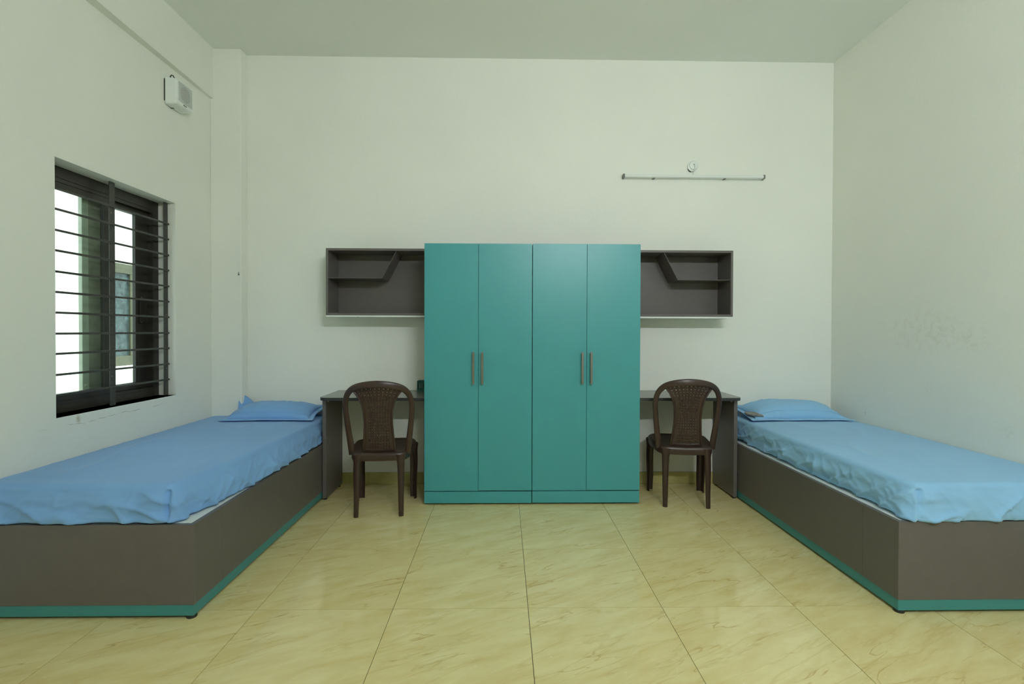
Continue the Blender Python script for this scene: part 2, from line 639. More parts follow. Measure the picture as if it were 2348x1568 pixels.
# ================================================================== LAMPS
# lit tube on the rear wall (behind the viewer), the twin of the one over the right desk
def batten(name, x0, x1, y_wall, sgn, zc, label, lit):
    t = thing(name, ((x0 + x1) / 2, y_wall, zc), label, 'light')
    d = lambda a: y_wall + sgn * a
    ya, yb = sorted((d(.001), d(.030)))
    box('channel', x0 + .012, x1 - .012, ya, yb, zc - .013, zc + .013, 'white_plastic', t, bevel=.003)
    if lit:
        # flat opal strip between two slim white side rails
        ya_, yb_ = sorted((d(.031), d(.034)))
        box('lit_strip', x0 + .015, x1 - .015, ya_, yb_, zc - .013, zc + .013, 'lamp_tube', t)
        for za_, zb_ in ((zc - .018, zc - .0135), (zc + .0135, zc + .018)):
            ya_, yb_ = sorted((d(.001), d(.033)))
            box('trough_side', x0 + .012, x1 - .012, ya_, yb_, za_, zb_, 'white_plastic', t)
    else:
        # slim frosted diffuser bar, rounded at the front
        pr = [(d(.030), zc - .0125), (d(.040), zc - .0115), (d(.046), zc - .006), (d(.047), zc), (d(.046), zc + .006),
              (d(.040), zc + .0115), (d(.030), zc + .0125)]
        prism('diffuser', pr, x0 + .014, x1 - .014, 0, 'white_plastic', t)
    for xe in (x0, x1 - .014):
        ya, yb = sorted((d(.001), d(.036 if lit else .049)))
        box('end_cap', xe, xe + .014, ya, yb, zc - .016, zc + .016, 'laminate_edge', t, bevel=.004)
    for f in (.22, .72):
        x = x0 + (x1 - x0) * f
        ya, yb = sorted((d(.001), d(.034)))
        box('clip', x - .008, x + .008, ya, yb, zc - .0165, zc - .013, 'laminate_edge', t)
    return t


batten('tube_light', .951, 2.098, YW, -1, 2.479, 'slim white unlit tube light on the wall above the right-hand shelf', False)
batten('tube_light', .45, 1.65, YR, 1, 2.70, 'lit tube light on the wall behind the viewer', True)

jb = thing('junction_box', (1.522, YW, 2.569), 'round white cable box on the wall above the tube light', 'cable box')
bm = bmesh.new()
lathe_bm(bm, [(.041, 0), (.042, -.008), (.041, -.016), (.036, -.018)], (1.522, YW, 2.569), 'y', 40)
finish('base', bm, 'white_plastic', jb, smooth=True)
bm = bmesh.new()
lathe_bm(bm, [(.036, -.018), (.036, -.024), (.033, -.030), (.026, -.032)], (1.526, YW, 2.574), 'y', 40)
finish('lid', bm, 'white_plastic', jb, smooth=True)
bm = bmesh.new()
lathe_bm(bm, [(.004, -.031), (.004, -.034)], (1.526, YW, 2.577), 'y', 10)
finish('screw', bm, 'dark_parts_and_shade', jb)
bm = bmesh.new()
tube_bm(bm, [(1.526, YW - .033, 2.577), (1.5285, YW - .040, 2.562), (1.527, YW - .040, 2.54), (1.5225, YW - .034, 2.522), (1.5215, YW - .028, 2.508), (1.522, YW - .022, 2.494)], .0022, 8)
finish('wire_and_gap_shade', bm, 'wire_white', jb, smooth=True)
bm = bmesh.new()  # dark arc that draws in the shade of the gap behind the box
tube_bm(bm, [(1.522 + .043 * math.cos(a), YW - .006, 2.569 + .0455 * math.sin(a)) for a in [math.radians(205 + 7 * i) for i in range(9)]],
        [.0015, .0022, .0025, .003, .0035, .0035, .003, .002, .001], 8)
finish('wire_and_gap_shade', bm, 'dark_parts_and_shade', jb, smooth=True)

# ================================================================== SPEAKER
sp = thing('wall_speaker', (XL, 3.467, 2.85), 'small white box speaker with round grille high on the left wall', 'speaker')
SX, SY0, SY1, SZ0, SZ1 = -2.200, 3.385, 3.552, 2.757, 2.938
prism('housing', [(XL + .002, SZ0 - .004), (SX, SZ0), (SX, SZ1 - .012), (XL + .002, SZ1)], SY0, SY1, 1, 'white_plastic', sp, bevel=.010, seg=4, smooth=True)
box('front_rim', SX - .006, SX + .004, SY0 + .004, SY1 - .004, SZ0 + .004, SZ1 - .016, 'white_plastic', sp, bevel=.004, seg=3)
gz0, gz1, gy0, gy1 = SZ0 + .028, SZ1 - .026, SY0 + .014, SY1 - .010
box('speaker_cone', SX + .003, SX + .0045, gy0, gy1, gz0, gz1, 'speaker_grille', sp)
bm = bmesh.new()
lathe_bm(bm, [(.052, .0044), (.052, .0052), (.02, .0052)], (SX, (gy0 + gy1) / 2, (gz0 + gz1) / 2), 'x', 40)
finish('speaker_cone', bm, 'speaker_hole', sp, label='dark round cone behind the grille')
gr = empty('grille', (0, 0, 0))
gr.parent = sp
gr.location = Vector((SX + .006, (gy0 + gy1) / 2, gz0)) - origin(sp)
n = 22
for i in range(n + 1):
    z = gz0 + (gz1 - gz0) * i / n
    box('slat', SX + .0055, SX + .008, gy0, gy1, z - .0009, z + .0009, 'white_plastic', gr)
for i in range(13):
    y = gy0 + (gy1 - gy0) * i / 12
    box('slat', SX + .005, SX + .0072, y - .0008, y + .0008, gz0, gz1, 'white_plastic', gr)
bd = box('badge', SX + .003, SX + .0062, 3.452, 3.482, SZ0 + .012, SZ0 + .021, 'badge', sp, label='small grey name badge')
box('badge_lettering', SX + .0062, SX + .0066, 3.457, 3.477, SZ0 + .0145, SZ0 + .0185, 'speaker_grille', bd)
box('seam', XL + .0005, XL + .004, SY0 - .001, SY0 + .004, SZ0 + .02, SZ1 - .015, 'dark_parts_and_shade', sp)
box('mounting_slot', XL + .001, XL + .022, 3.446, 3.458, SZ0 - .0055, SZ0 - .0035, 'badge', sp)
bm = bmesh.new()
tube_bm(bm, [(-2.240, 3.425, 2.925), (-2.240, 3.425, 2.946), (-2.244, 3.418, 2.958), (-2.249, 3.409, 2.956), (-2.252, 3.404, 2.945), (-2.253, 3.403, 2.925)], .0038, 8)
finish('cable', bm, 'dark_parts_and_shade', sp, smooth=True)

# nail stub left in the pilaster
bm = bmesh.new()
for i in range(3):
    pass
lathe_bm(bm, [(.005, 0), (.006, -.003), (.0045, -.008), (.002, -.011)], (-2.064, YP, 1.668), 'y', 12)
tube_bm(bm, [(-2.064, YP - .003, 1.672), (-2.0635, YP - .006, 1.680), (-2.064, YP - .004, 1.687)], .0025, 8)
tag(finish('wall_plug', bm, 'badge'), 'tiny grey wall plug stuck in the left corner pilaster', 'wall plug')

# ================================================================== WARDROBES
YD = 3.511


def wardrobe(x0, x1, xm, dz, label):
    w = thing('wardrobe', ((x0 + x1) / 2, (YD + YW) / 2, 0), label, 'wardrobe', 'pair of teal wardrobes')
    zt = 1.8515 + dz
    t = .018
    yb0, yb1 = YD + .020, YW - .014
    box('side_panel', x0 + .001, x0 + t, yb0, yb1, .02, zt - .001, 'laminate', w)
    box('side_panel', x1 - t, x1 - .001, yb0, yb1, .02, zt - .001, 'laminate', w)
    box('top_panel', x0 + t, x1 - t, yb0, yb1, zt - t, zt - .001, 'laminate', w)
    box('bottom_panel', x0 + t, x1 - t, yb0, yb1, .085, .085 + t, 'laminate', w)
    box('back_panel', x0 + t, x1 - t, yb1 - .006, yb1, .1, zt - t, 'laminate', w)
    box('partition', xm - .009, xm + .009, yb0 + .002, yb1 - .01, .103, zt - t, 'gap_dark', w)
    box('plinth', x0 + .0015, x1 - .0015, YD, YD + .018, .013 + dz, .0945 + dz, 'teal', w, bevel=.0008)
    for (a, b, hx, off) in ((x0 + .001, xm - .0012, xm - .034, 0), (xm + .0012, x1 - .001, xm + .029, .002)):
        d = box('door', a, b, YD, YD + .018, .1005 + dz + off, zt, 'teal', w, bevel=.0008)
        bm = bmesh.new()
        bbox(bm, hx - .0075, hx + .0075, YD - .034, YD - .024, .860 + dz, 1.085 + dz)
        for z in (.870, 1.067):
            bbox(bm, hx - .006, hx + .006, YD - .025, YD + .0005, z + dz, z + dz + .010)
        finish('handle', bm, 'steel', d, bevel=.0015, label='brushed metal bar handle')
    for x in (x0 + .05, x1 - .05):
        for y in (YD + .06, YW - .07):
            bm = bmesh.new()
            lathe_bm(bm, [(.018, 0), (.018, .012), (.010, .014), (.010, .03)], (x, y, 0), 'z', 14)
            finish('foot', bm, 'black_plastic', w)
    return w


wardrobe(-.561, .2015, -.179, 0.0, 'teal double-door wardrobe beside the left desk')
wardrobe(.204, .972, .590, .0015, 'teal double-door wardrobe beside the right desk')

# ================================================================== WALL SHELVES
YS = 3.76


def wall_shelf(xo, xi, zt, zb, xslope_b, xslope_t, zmid, label):
    """xo outer end, xi end touching the wardrobe"""
    s = thing('wall_shelf', ((xo + xi) / 2, YW, zb), label, 'shelf', 'pair of dark wall shelves')
    sg = 1 if xi > xo else -1
    t = .0175
    bx = lambda n, a, b, *r, **k: box(n, min(a, b), max(a, b), *r, **k)
    bx('side_panel', xo, xo + sg * t, YS, YW - .001, zb, zt, 'laminate', s, bevel=.001)
    bx('side_panel', xi - sg * t, xi, YS, YW - .001, zb, zt, 'laminate', s, bevel=.001)
    bx('top_panel', xo + sg * t, xi - sg * t, YS, YW - .001, zt - t, zt, 'laminate', s, bevel=.001)
    bx('bottom_panel', xo + sg * t, xi - sg * t, YS, YW - .001, zb, zb + t, 'laminate', s, bevel=.001)
    bx('back_panel', xo + sg * t, xi - sg * t, YW - .010, YW - .001, zb + t, zt - t, 'laminate', s)
    th = .0035
    yf = YS + .010
    bx('inner_shelf', xo + sg * t, xslope_b, yf, YW - .010, zmid - th / 2, zmid + th / 2, 'laminate', s, label='thin fixed shelf')
    pts = [(xslope_b, zmid - th / 2), (xslope_t, zt - t), (xslope_t - sg * .004, zt - t), (xslope_b - sg * .004, zmid - th / 2)]
    prism('sloping_divider', pts, yf, YW - .010, 1, 'laminate', s, label='thin slanted divider')
    bx('underside_board', xo + sg * .001, xi - sg * .001, YS + .002, YW - .001, zb - .012, zb - .0005, 'white_board', s, label='white underside board')
    for f in (.3, .75):
        x = xo + (xi - xo) * f
        bm = bmesh.new()
        lathe_bm(bm, [(.004, -.0145), (.004, -.012)], (x, YS + .03, zb), 'z', 8)
        finish('screw', bm, 'dark_parts_and_shade', s)
    return s


wall_shelf(-1.3393, -.5635, 1.8545, 1.3500, -.920, -.812, 1.631, 'dark grey open wall shelf above the left desk')
wall_shelf(1.7501, .9745, 1.8530, 1.3480, 1.328, 1.221, 1.629, 'dark grey open wall shelf above the right desk')

# ================================================================== DESKS
YDK, ZDK = 3.54, .7576


def desk(xo, xi, label):
    d = thing('desk', ((xo + xi) / 2, (YDK + YW) / 2, 0), label, 'desk', 'pair of dark study desks')
    sg = 1 if xi > xo else -1
    x0, x1 = min(xo, xi), max(xo, xi)
    rad = (.055, 0, 0, 0) if sg > 0 else (0, .055, 0, 0)
    yb = YW - .013
    prism('desktop', rounded(x0, x1, YDK, yb, rad, 12), ZDK - .0225, ZDK - .0015, 2, 'desk_edge', d, bevel=.002, smooth=True)
    prism('desktop_laminate', rounded(x0 + .001, x1 - .001, YDK + .001, yb - .001, tuple(max(0, r - .001) for r in rad), 12), ZDK - .0015, ZDK, 2, 'desk_top', d)
    t = .027
    a, b = (xo + sg * .0015, xo + sg * (t + .0015))
    a, b = min(a, b), max(a, b)
    box('side_panel', a, b, 3.622, yb - .002, .012, ZDK - .0225, 'laminate', d, bevel=.003)
    a, b = sorted((xi - sg * .001, xi - sg * .019))
    box('side_panel', a, b, 3.622, yb - .002, .012, ZDK - .0225, 'laminate', d)
    for y in (3.645, yb - .05):
        bm = bmesh.new()
        lathe_bm(bm, [(.011, 0), (.012, .004), (.012, .013)], (xo + sg * .0155, y, 0), 'z', 14)
        finish('glide', bm, 'black_plastic', d)
    for y in (3.66, 3.90):
        bm = bmesh.new()
        xx = xo + sg * (t + .0015)
        lathe_bm(bm, [(.010, 0), (.010, sg * .004), (.006, sg * .008)], (xx, y, ZDK - .037), 'x', 12)
        finish('corner_bracket', bm, 'white_plastic', d)
    return d


desk(-1.3175, -.5625, 'dark laminate study desk between the left bed and the wardrobes')
desk(1.7280, .9735, 'dark laminate study desk between the right bed and the wardrobes')

# pen holder on the left desk
px0, px1, py0, py1, pz0, pz1 = -.683, -.590, 3.922, 3.980, ZDK, ZDK + .083
ph = thing('pen_holder', ((px0 + px1) / 2, (py0 + py1) / 2, ZDK), 'small slotted teal pen holder on the left desk beside the wardrobe', 'pen holder')
wl = .0025
nsl = 8
pitch = (px1 - px0 - .008) / nsl
for yy in ((py0, py0 + wl), (py1 - wl, py1)):
    bm = bmesh.new()
    # one connected slotted plate: grid of cells with the slots left out
    gx = [px0 + .003]
    for i in range(nsl):
        xc_ = px0 + .004 + pitch * (i + .5)
        gx += [xc_ - pitch * .19, xc_ + pitch * .19]
    gx.append(px1 - .003)
    gz = [pz0, pz0 + .018, pz1 - .020, pz1]
    vv = {(i, j): bm.verts.new((x, yy[0], z)) for i, x in enumerate(gx) for j, z in enumerate(gz)}
    for i in range(len(gx) - 1):
        for j in range(3):
            if j == 1 and i % 2 == 1:
                continue
            bm.faces.new((vv[(i, j)], vv[(i + 1, j)], vv[(i + 1, j + 1)], vv[(i, j + 1)]))
    ex = bmesh.ops.extrude_face_region(bm, geom=bm.faces[:])
    for v in ex['geom']:
        if isinstance(v, bmesh.types.BMVert):
            v.co.y = yy[1]
    finish('slotted_wall', bm, 'pen_teal', ph)
box('side_wall', px0, px0 + wl, py0, py1, pz0, pz1 - .002, 'pen_teal', ph, bevel=.001)
box('side_wall', px1 - wl, px1, py0, py1, pz0, pz1 - .002, 'pen_teal', ph, bevel=.001)
box('base', px0 + wl, px1 - wl, py0 + wl, py1 - wl, pz0, pz0 + wl, 'pen_teal', ph)
box('divider', (px0 + px1) / 2 - .001, (px0 + px1) / 2 + .001, py0 + wl, py1 - wl, pz0 + wl, pz1 - .01, 'gap_dark', ph)

# ================================================================== BEDS
BY0, BZ, BT = 2.131, .4049, .022


def bed(xo, xw, label):
    """xo room side, xw wall side"""
    b = thing('bed', ((xo + xw) / 2, (BY0 + YW) / 2, 0), label, 'bed', 'pair of grey box beds')
    sg = 1 if xw > xo else -1
    bx = lambda n, a, c, *r, **k: box(n, min(a, c), max(a, c), *r, **k)
    yb = YW - .0135
    z0 = .0615
    bx('footboard', xo, xw - sg * .012, BY0, BY0 + BT, z0, BZ, 'laminate', b, bevel=.0012)
    bx('side_panel', xo, xo + sg * BT, BY0 + BT + .0003, 2.3462, z0, BZ, 'laminate', b, bevel=.0006)
    bx('side_panel', xo, xo + sg * BT, 2.3474, yb, z0, BZ, 'laminate', b, bevel=.0006)
    bx('head_panel', xo + sg * BT, xw - sg * .012, yb - BT, yb, z0, BZ, 'laminate', b)
    bx('deck', xo + sg * (BT + .0005), xw - sg * .012, BY0 + BT + .0005, yb - BT, BZ - .022, BZ - .002, 'white_board', b, label='white mattress board')
    r = .003
    bx('plinth', xo + sg * r, xw - sg * .012, BY0 + r, BY0 + r + .018, .014, z0, 'teal_bed', b, bevel=.0008, label='teal plinth strip')
    bx('plinth', xo + sg * r, xo + sg * (r + .018), BY0 + r + .0185, yb, .014, z0, 'teal_bed', b, bevel=.0008, label='teal plinth strip')
    for x in (xo + sg * .022, xw - sg * .06):
        for y in (BY0 + .022, yb - .05):
            bm = bmesh.new()
            lathe_bm(bm, [(.020, 0), (.021, .004), (.019, .0145)], (x, y, 0), 'z', 18)
            finish('foot', bm, 'black_plastic', b)
    return b


bed(-1.3200, XL, 'grey box bed with teal plinth under the window')
bed(1.7305, XR, 'grey box bed with teal plinth along the right wall')


def fbm(x, y, z=0.0, o=3):
    return noise.fractal(Vector((x, y, z)), 1.0, 2.0, o, noise_basis='PERLIN_ORIGINAL')


def ridge(x, y, z=0.0):
    return (1 - min(1, abs(noise.noise(Vector((x, y, z)))) * 2.2)) ** 3


def outline(corners, rad, step):
    """closed ccw polyline with rounded corners resampled at about step; returns points, normals, cumulative length"""
    pts = []
    n = len(corners)
    for i, c in enumerate(corners):
        c = Vector(c)
        a = Vector(corners[i - 1])
        b = Vector(corners[(i + 1) % n])
        r = rad[i]
        if r <= 0:
            pts.append(c)
            continue
        d1 = (a - c).normalized()
        d2 = (b - c).normalized()
        for k in range(9):
            t = k / 8
            p = (c + d1 * r) * (1 - t) ** 2 + c * 2 * t * (1 - t) + (c + d2 * r) * t ** 2
            pts.append(p)
    out = []
    m = len(pts)
    for i in range(m):
        a, b = pts[i], pts[(i + 1) % m]
        L = (b - a).length
        k = max(1, int(round(L / step)))
        for j in range(k):
            out.append(a.lerp(b, j / k))
    return out


def mattress(name, hem, top, z_hem, z_top, seed, sheet, sg, label):
    """hem / top: matching corner lists (ccw seen from above) of the skirt bottom and of the top edge.
    corner 0 is the room-side front corner"""
    n = len(hem)
    rad = [.035] + [.0] * (n - 4) + [.05, .03, .03]
    # resample both outlines with the same parameter counts
    def sample(cs, counts=None):
        res, cn = [], []
        for i in range(n):
            a, b = Vector(cs[i]), Vector(cs[(i + 1) % n])
            k = counts[i] if counts else max(2, int((b - a).length / .0085))
            cn.append(k)
            for j in range(k):
                res.append((a.lerp(b, j / k), i, j / k))
        return res, cn
    hs, cn = sample(hem)
    ts, _ = sample(top, cn)
    N = len(hs)

    def smooth(ps, w):
        q = [p.copy() for p in ps]
        for _ in range(w):
            q = [(q[i - 1] + q[i] * 2 + q[(i + 1) % N]) / 4 for i in range(N)]
        return q
    H = smooth([p for p, _, _ in hs], 14)
    T = smooth([p for p, _, _ in ts], 22)
    L = [0.0]
    for i in range(1, N):
        L.append(L[-1] + (H[i] - H[i - 1]).length)
    per = L[-1] + (H[0] - H[-1]).length
    cen = sum(T, Vector((0, 0))) / N
    nrm = []
    for i in range(N):
        t = (H[(i + 1) % N] - H[i - 1])
        nrm.append(Vector((t.y, -t.x)).normalized())
    bm = bmesh.new()
    rings = []
    NS = 20
    R = .03
    # skirt
    for k in range(NS + 1):
        f = k / NS                       # 0 hem .. 1 start of rounding
        ring = []
        for i in range(N):
            l = L[i]
            ls = l if l < per / 2 else l - per      # signed distance from corner 0
            q = H[i].lerp(T[i], f)
            zz = z_hem + (z_top - R - z_hem) * f
            # folds grow towards the hem; sheared so that they run diagonally
            g = (1 - f)
            amp = .35 + .65 * g
            a = ridge(l * 5.5 + f * 1.1 * sg, f * .7, seed) * .022 * amp
            a += ridge(l * 13 - f * 1.6 * sg, f * 1.2, seed + 5) * .009 * amp
            a += fbm(l * 3, f * 1.5, seed + 9) * .016 * math.sin(math.pi * min(1, f * 1.2))
            # mattress bulge and tuck below
            a += .006 * math.sin(math.pi * f) - .012 * g - .008 * g ** 3
            # tucked corner: crease beside the corner with a full pleat next to it
            e = ls * sg
            a -= .020 * math.exp(-((e + .016) / .010) ** 2) * (1 - .5 * g)
            a += .010 * math.exp(-((e + .075) / .04) ** 2)
            a += .012 * math.exp(-((e - .05) / .035) ** 2) * g
            hz = (abs(fbm(l * 2.2, 3.3, seed)) * .012 + ridge(l * 4, 1.7, seed + 3) * .006) * g * (.25 if q.y < 2.2 else 1)
            if f == 0:
                a -= .012
            ring.append(bm.verts.new((q.x + nrm[i].x * a, q.y + nrm[i].y * a, zz + hz)))
        rings.append(ring)
    # rounding and top
    for k in range(1, 7):
        th = k / 6 * math.pi / 2
        ring = []
        for i in range(N):
            q = T[i] - nrm[i] * R * (1 - math.cos(th))
            # keep the rounding lively
            w = ridge(L[i] * 9, .4 * k / 6, seed + 2) * .003
            ring.append(bm.verts.new((q.x + nrm[i].x * w * math.cos(th), q.y + nrm[i].y * w * math.cos(th), z_top - R + R * math.sin(th) + w * .5)))
        rings.append(ring)
    inner = [T[i] - nrm[i] * R for i in range(N)]
    KS = 44
    for k in range(1, KS):
        f = k / KS
        ring = []
        for i in range(N):
            q = inner[i].lerp(cen, f)
            crown = .008 * (1 - (1 - f) ** 2)
            wr = ridge(q.x * 3.2 * 1 + q.y * 1.6 * sg, q.y * 1.1 - q.x * 1.0 * sg, seed + 20) * .008
            wr += fbm(q.x * 2.5, q.y * 1.6, seed + 30) * .005
            wr *= min(1, f * 6) * (1 if q.y < 3.5 else max(.15, 1 - (q.y - 3.5) * 6))
            ring.append(bm.verts.new((q.x, q.y, z_top + crown + wr)))
        rings.append(ring)
    for a, b in zip(rings, rings[1:]):
        for j in range(N):
            bm.faces.new((a[j], a[(j + 1) % N], b[(j + 1) % N], b[j]))
    bm.faces.new(rings[-1])
    bm.faces.new(rings[0][::-1])
    t = thing(name, (cen.x, cen.y, z_hem), label, 'mattress')
    finish('fitted_sheet', bm, sheet, t, smooth=True, angle=180)
    return t


ZT = .566
# left: hem drifts out over the side panel towards the head
LW = XL + .004
hemL = [(-1.415, 2.122), (-1.366, 2.25), (-1.336, 2.42), (-1.322, 2.60), (-1.310, 2.90), (-1.304, 3.25), (-1.310, 3.60), (-1.335, 3.965), (LW, 3.965), (LW, 2.120)]
topL = [(-1.425, 2.160), (-1.412, 2.28), (-1.392, 2.46), (-1.378, 2.65), (-1.368, 2.95), (-1.364, 3.30), (-1.364, 3.60), (-1.366, 3.965), (LW, 3.965), (LW, 2.165)]
mattress('mattress', hemL, topL, BZ + .002, ZT, 1.3, 'sheet_blue_a', 1, 'mattress in a deeper blue sheet on the bed under the window')
RW = XR - .004
hemR = [(1.785, 2.110), (RW, 2.108), (RW, 3.965), (1.775, 3.965), (1.772, 3.40), (1.772, 2.90), (1.772, 2.60), (1.772, 2.40), (1.770, 2.28), (1.772, 2.20)]
topR = [(1.815, 2.150), (RW, 2.150), (RW, 3.965), (1.805, 3.965), (1.800, 3.40), (1.797, 2.90), (1.797, 2.60), (1.797, 2.40), (1.797, 2.28), (1.799, 2.22)]
mattress('mattress', hemR, topR, BZ + .000, ZT, 6.1, 'sheet_blue_b', -1, 'mattress in a pale blue sheet on the bed along the right wall')


# ================================================================== PILLOWS
def pillow(cx, cy, w, d, T, tilt, rz, z0, seed, sheet, label, flange=.035, lean=None, open_left=False, corner_up=None):
    t = thing('pillow', (cx, cy, z0), label, 'pillow', None)
    NU, NV = 64, 44

    def place(x, y, z):
        # tilt about the front edge, then rotate
        y2 = y + d / 2
        yy = -d / 2 + y2 * math.cos(tilt) - z * math.sin(tilt)
        zz = y2 * math.sin(tilt) + z * math.cos(tilt)
        c, s = math.cos(rz), math.sin(rz)
        return Vector((cx + c * x - s * yy, cy + s * x + c * yy, z0 + max(.0015, zz)))

    def outl(u, v):
        # slightly pinched sides with pointed corners
        pin = .030 * (1 - v * v) * w
        pin2 = .03 * (1 - u * u) * d
        return u * (w / 2 - pin * abs(u)), v * (d / 2 - pin2 * abs(v))

    bm = bmesh.new()
    grid = {}
    for side in (1, -1):
        for i in range(NU + 1):
            for j in range(NV + 1):
                u, v = -1 + 2 * i / NU, -1 + 2 * j / NV
                edge = i in (0, NU) or j in (0, NV)
                if edge and side == -1:
                    grid[(side, i, j)] = grid[(1, i, j)]
                    continue
                x, y = outl(u, v)
                prof = (max(0, 1 - abs(u) ** 3.2) ** .62) * (max(0, 1 - abs(v) ** 2.6) ** .62)
                if side == 1:
                    h = T * prof * (1 + .10 * fbm(u * 1.4, v * 1.4, seed))
                    wr = ridge(u * 3 + v * 2, v * 2.4 - u, seed + 4) * .006
                    wr += ridge(u * 6 - v * 3, v * 5, seed + 8) * .003 * (abs(u) > .5)
                    h += wr * min(1, prof * 3) + .006
                else:
                    h = .0005
                grid[(side, i, j)] = bm.verts.new(place(x, y, h))
    for side in (1, -1):
        for i in range(NU):
            for j in range(NV):
                q = [grid[(side, i, j)], grid[(side, i + 1, j)], grid[(side, i + 1, j + 1)], grid[(side, i, j + 1)]]
                bm.faces.new(q if side == 1 else q[::-1])
    grid_top = {(i, j): grid[(1, i, j)].co.copy() for i in range(NU + 1) for j in range(NV + 1)}
    finish('pillowcase', bm, sheet, t, smooth=True, angle=180)

    # stitched border line across the front slope
    bm = bmesh.new()
    tube_bm(bm, [grid_top[(i, 4)] + Vector((0, -.001, .0004)) for i in range(2, NU - 1)], .0014, 6)
    finish('seam', bm, sheet, t, smooth=True)

    # flange: flat double hem running round the cushion, wavy, with thickness
    bm = bmesh.new()
    ring_n = []
    per = []
    for i in range(NU):
        per.append((-1 + 2 * i / NU, -1))
    for j in range(NV):
        per.append((1, -1 + 2 * j / NV))
    for i in range(NU):
        per.append((1 - 2 * i / NU, 1))
    for j in range(NV):
        per.append((-1, 1 - 2 * j / NV))
    rows = []
    M = 4
    for m_ in range(M + 1):
        row = []
        f = m_ / M
        for kx, (u, v) in enumerate(per):
            x, y = outl(u, v)
            # outward direction, squared at the corners
            ox = flange * (u if abs(u) >= .999 else u ** 9)
            oy = flange * (v if abs(v) >= .999 else v ** 9)
            fl = f - .12
            z = .006 + .010 * fbm(kx * .055, f, seed + 40) * f + .006 * max(0, math.sin(kx * .16 + seed)) * f
            if corner_up and u * corner_up[0] > .7 and v * corner_up[1] > .6:
                z += corner_up[2] * f * ((u * corner_up[0] - .7) / .3) * ((v * corner_up[1] - .6) / .4)
            p = place(x + ox * fl, y + oy * fl, max(.004, z))
            if v < -.98:
                p.z = max(z0 + .003, z0 + .004 + (p.z - z0) * .8 * (1 - .6 * f))
            p.y = min(p.y, YW - .012)
            p.x = min(max(p.x, XL + .01), XR - .01)
            row.append(bm.verts.new(p))
        rows.append(row)
    n_ = len(per)
    for a, b in zip(rows, rows[1:]):
        for j in range(n_):
            bm.faces.new((a[j], a[(j + 1) % n_], b[(j + 1) % n_], b[j]))
    fo = finish('flange', bm, sheet, t, smooth=True, angle=180)
    so = fo.modifiers.new('thickness', 'SOLIDIFY')
    so.thickness = .003
    so.offset = 1
    return t


ZP = ZT + .013
pl = pillow(-1.732, 3.800, .60, .30, .079, .15, math.radians(2), ZP, 2.2, 'sheet_blue_a', 'blue pillow with an upturned corner on the bed under the window',
            flange=.040, corner_up=(-1, 1, .105))
pr = pillow(2.212, 3.800, .70, .30, .097, .15, math.radians(1), ZP, 5.7, 'sheet_blue_b', 'pale blue pillow with a gaping end on the bed along the right wall',
            flange=.045)
# grey inner cushion showing at the gaping end of the right pillowcase
bm = bmesh.new()
bmesh.ops.create_uvsphere(bm, u_segments=20, v_segments=12, radius=1)
for v in bm.verts:
    q = v.co.copy()
    v.co = Vector((1.893 + q.x * .070, 3.700 + q.y * .055 - q.x * .012, ZP + .031 + q.z * .018 - q.x * .010 + .004 * fbm(q.x * 2, q.y * 2, 3)))
finish('inner_cushion', bm, 'inner_pillow', pr, smooth=True, label='grey inner cushion showing at the open end')


# ================================================================== CHAIRS
def lerp(a, b, t):
    return a + (b - a) * t


def back_pt(x, z):
    """surface of the chair back: reclined and gently curved around the sitter"""
    t = (z - .42) / .48
    y = -.170 - .085 * t - .02 * t * t + .055 * (x / .22) ** 2
    return Vector((x, y, z))


def catmull(P, n):
    out = []
    P = [Vector(p) for p in P]
    for i in range(len(P) - 1):
        p0, p1, p2, p3 = P[max(i - 1, 0)], P[i], P[i + 1], P[min(i + 2, len(P) - 1)]
        for k in range(n):
            t = k / n
            out.append(.5 * ((2 * p1) + (p2 - p0) * t + (2 * p0 - 5 * p1 + 4 * p2 - p3) * t * t + (3 * p1 - p0 - 3 * p2 + p3) * t ** 3))
    out.append(P[-1])
    return out


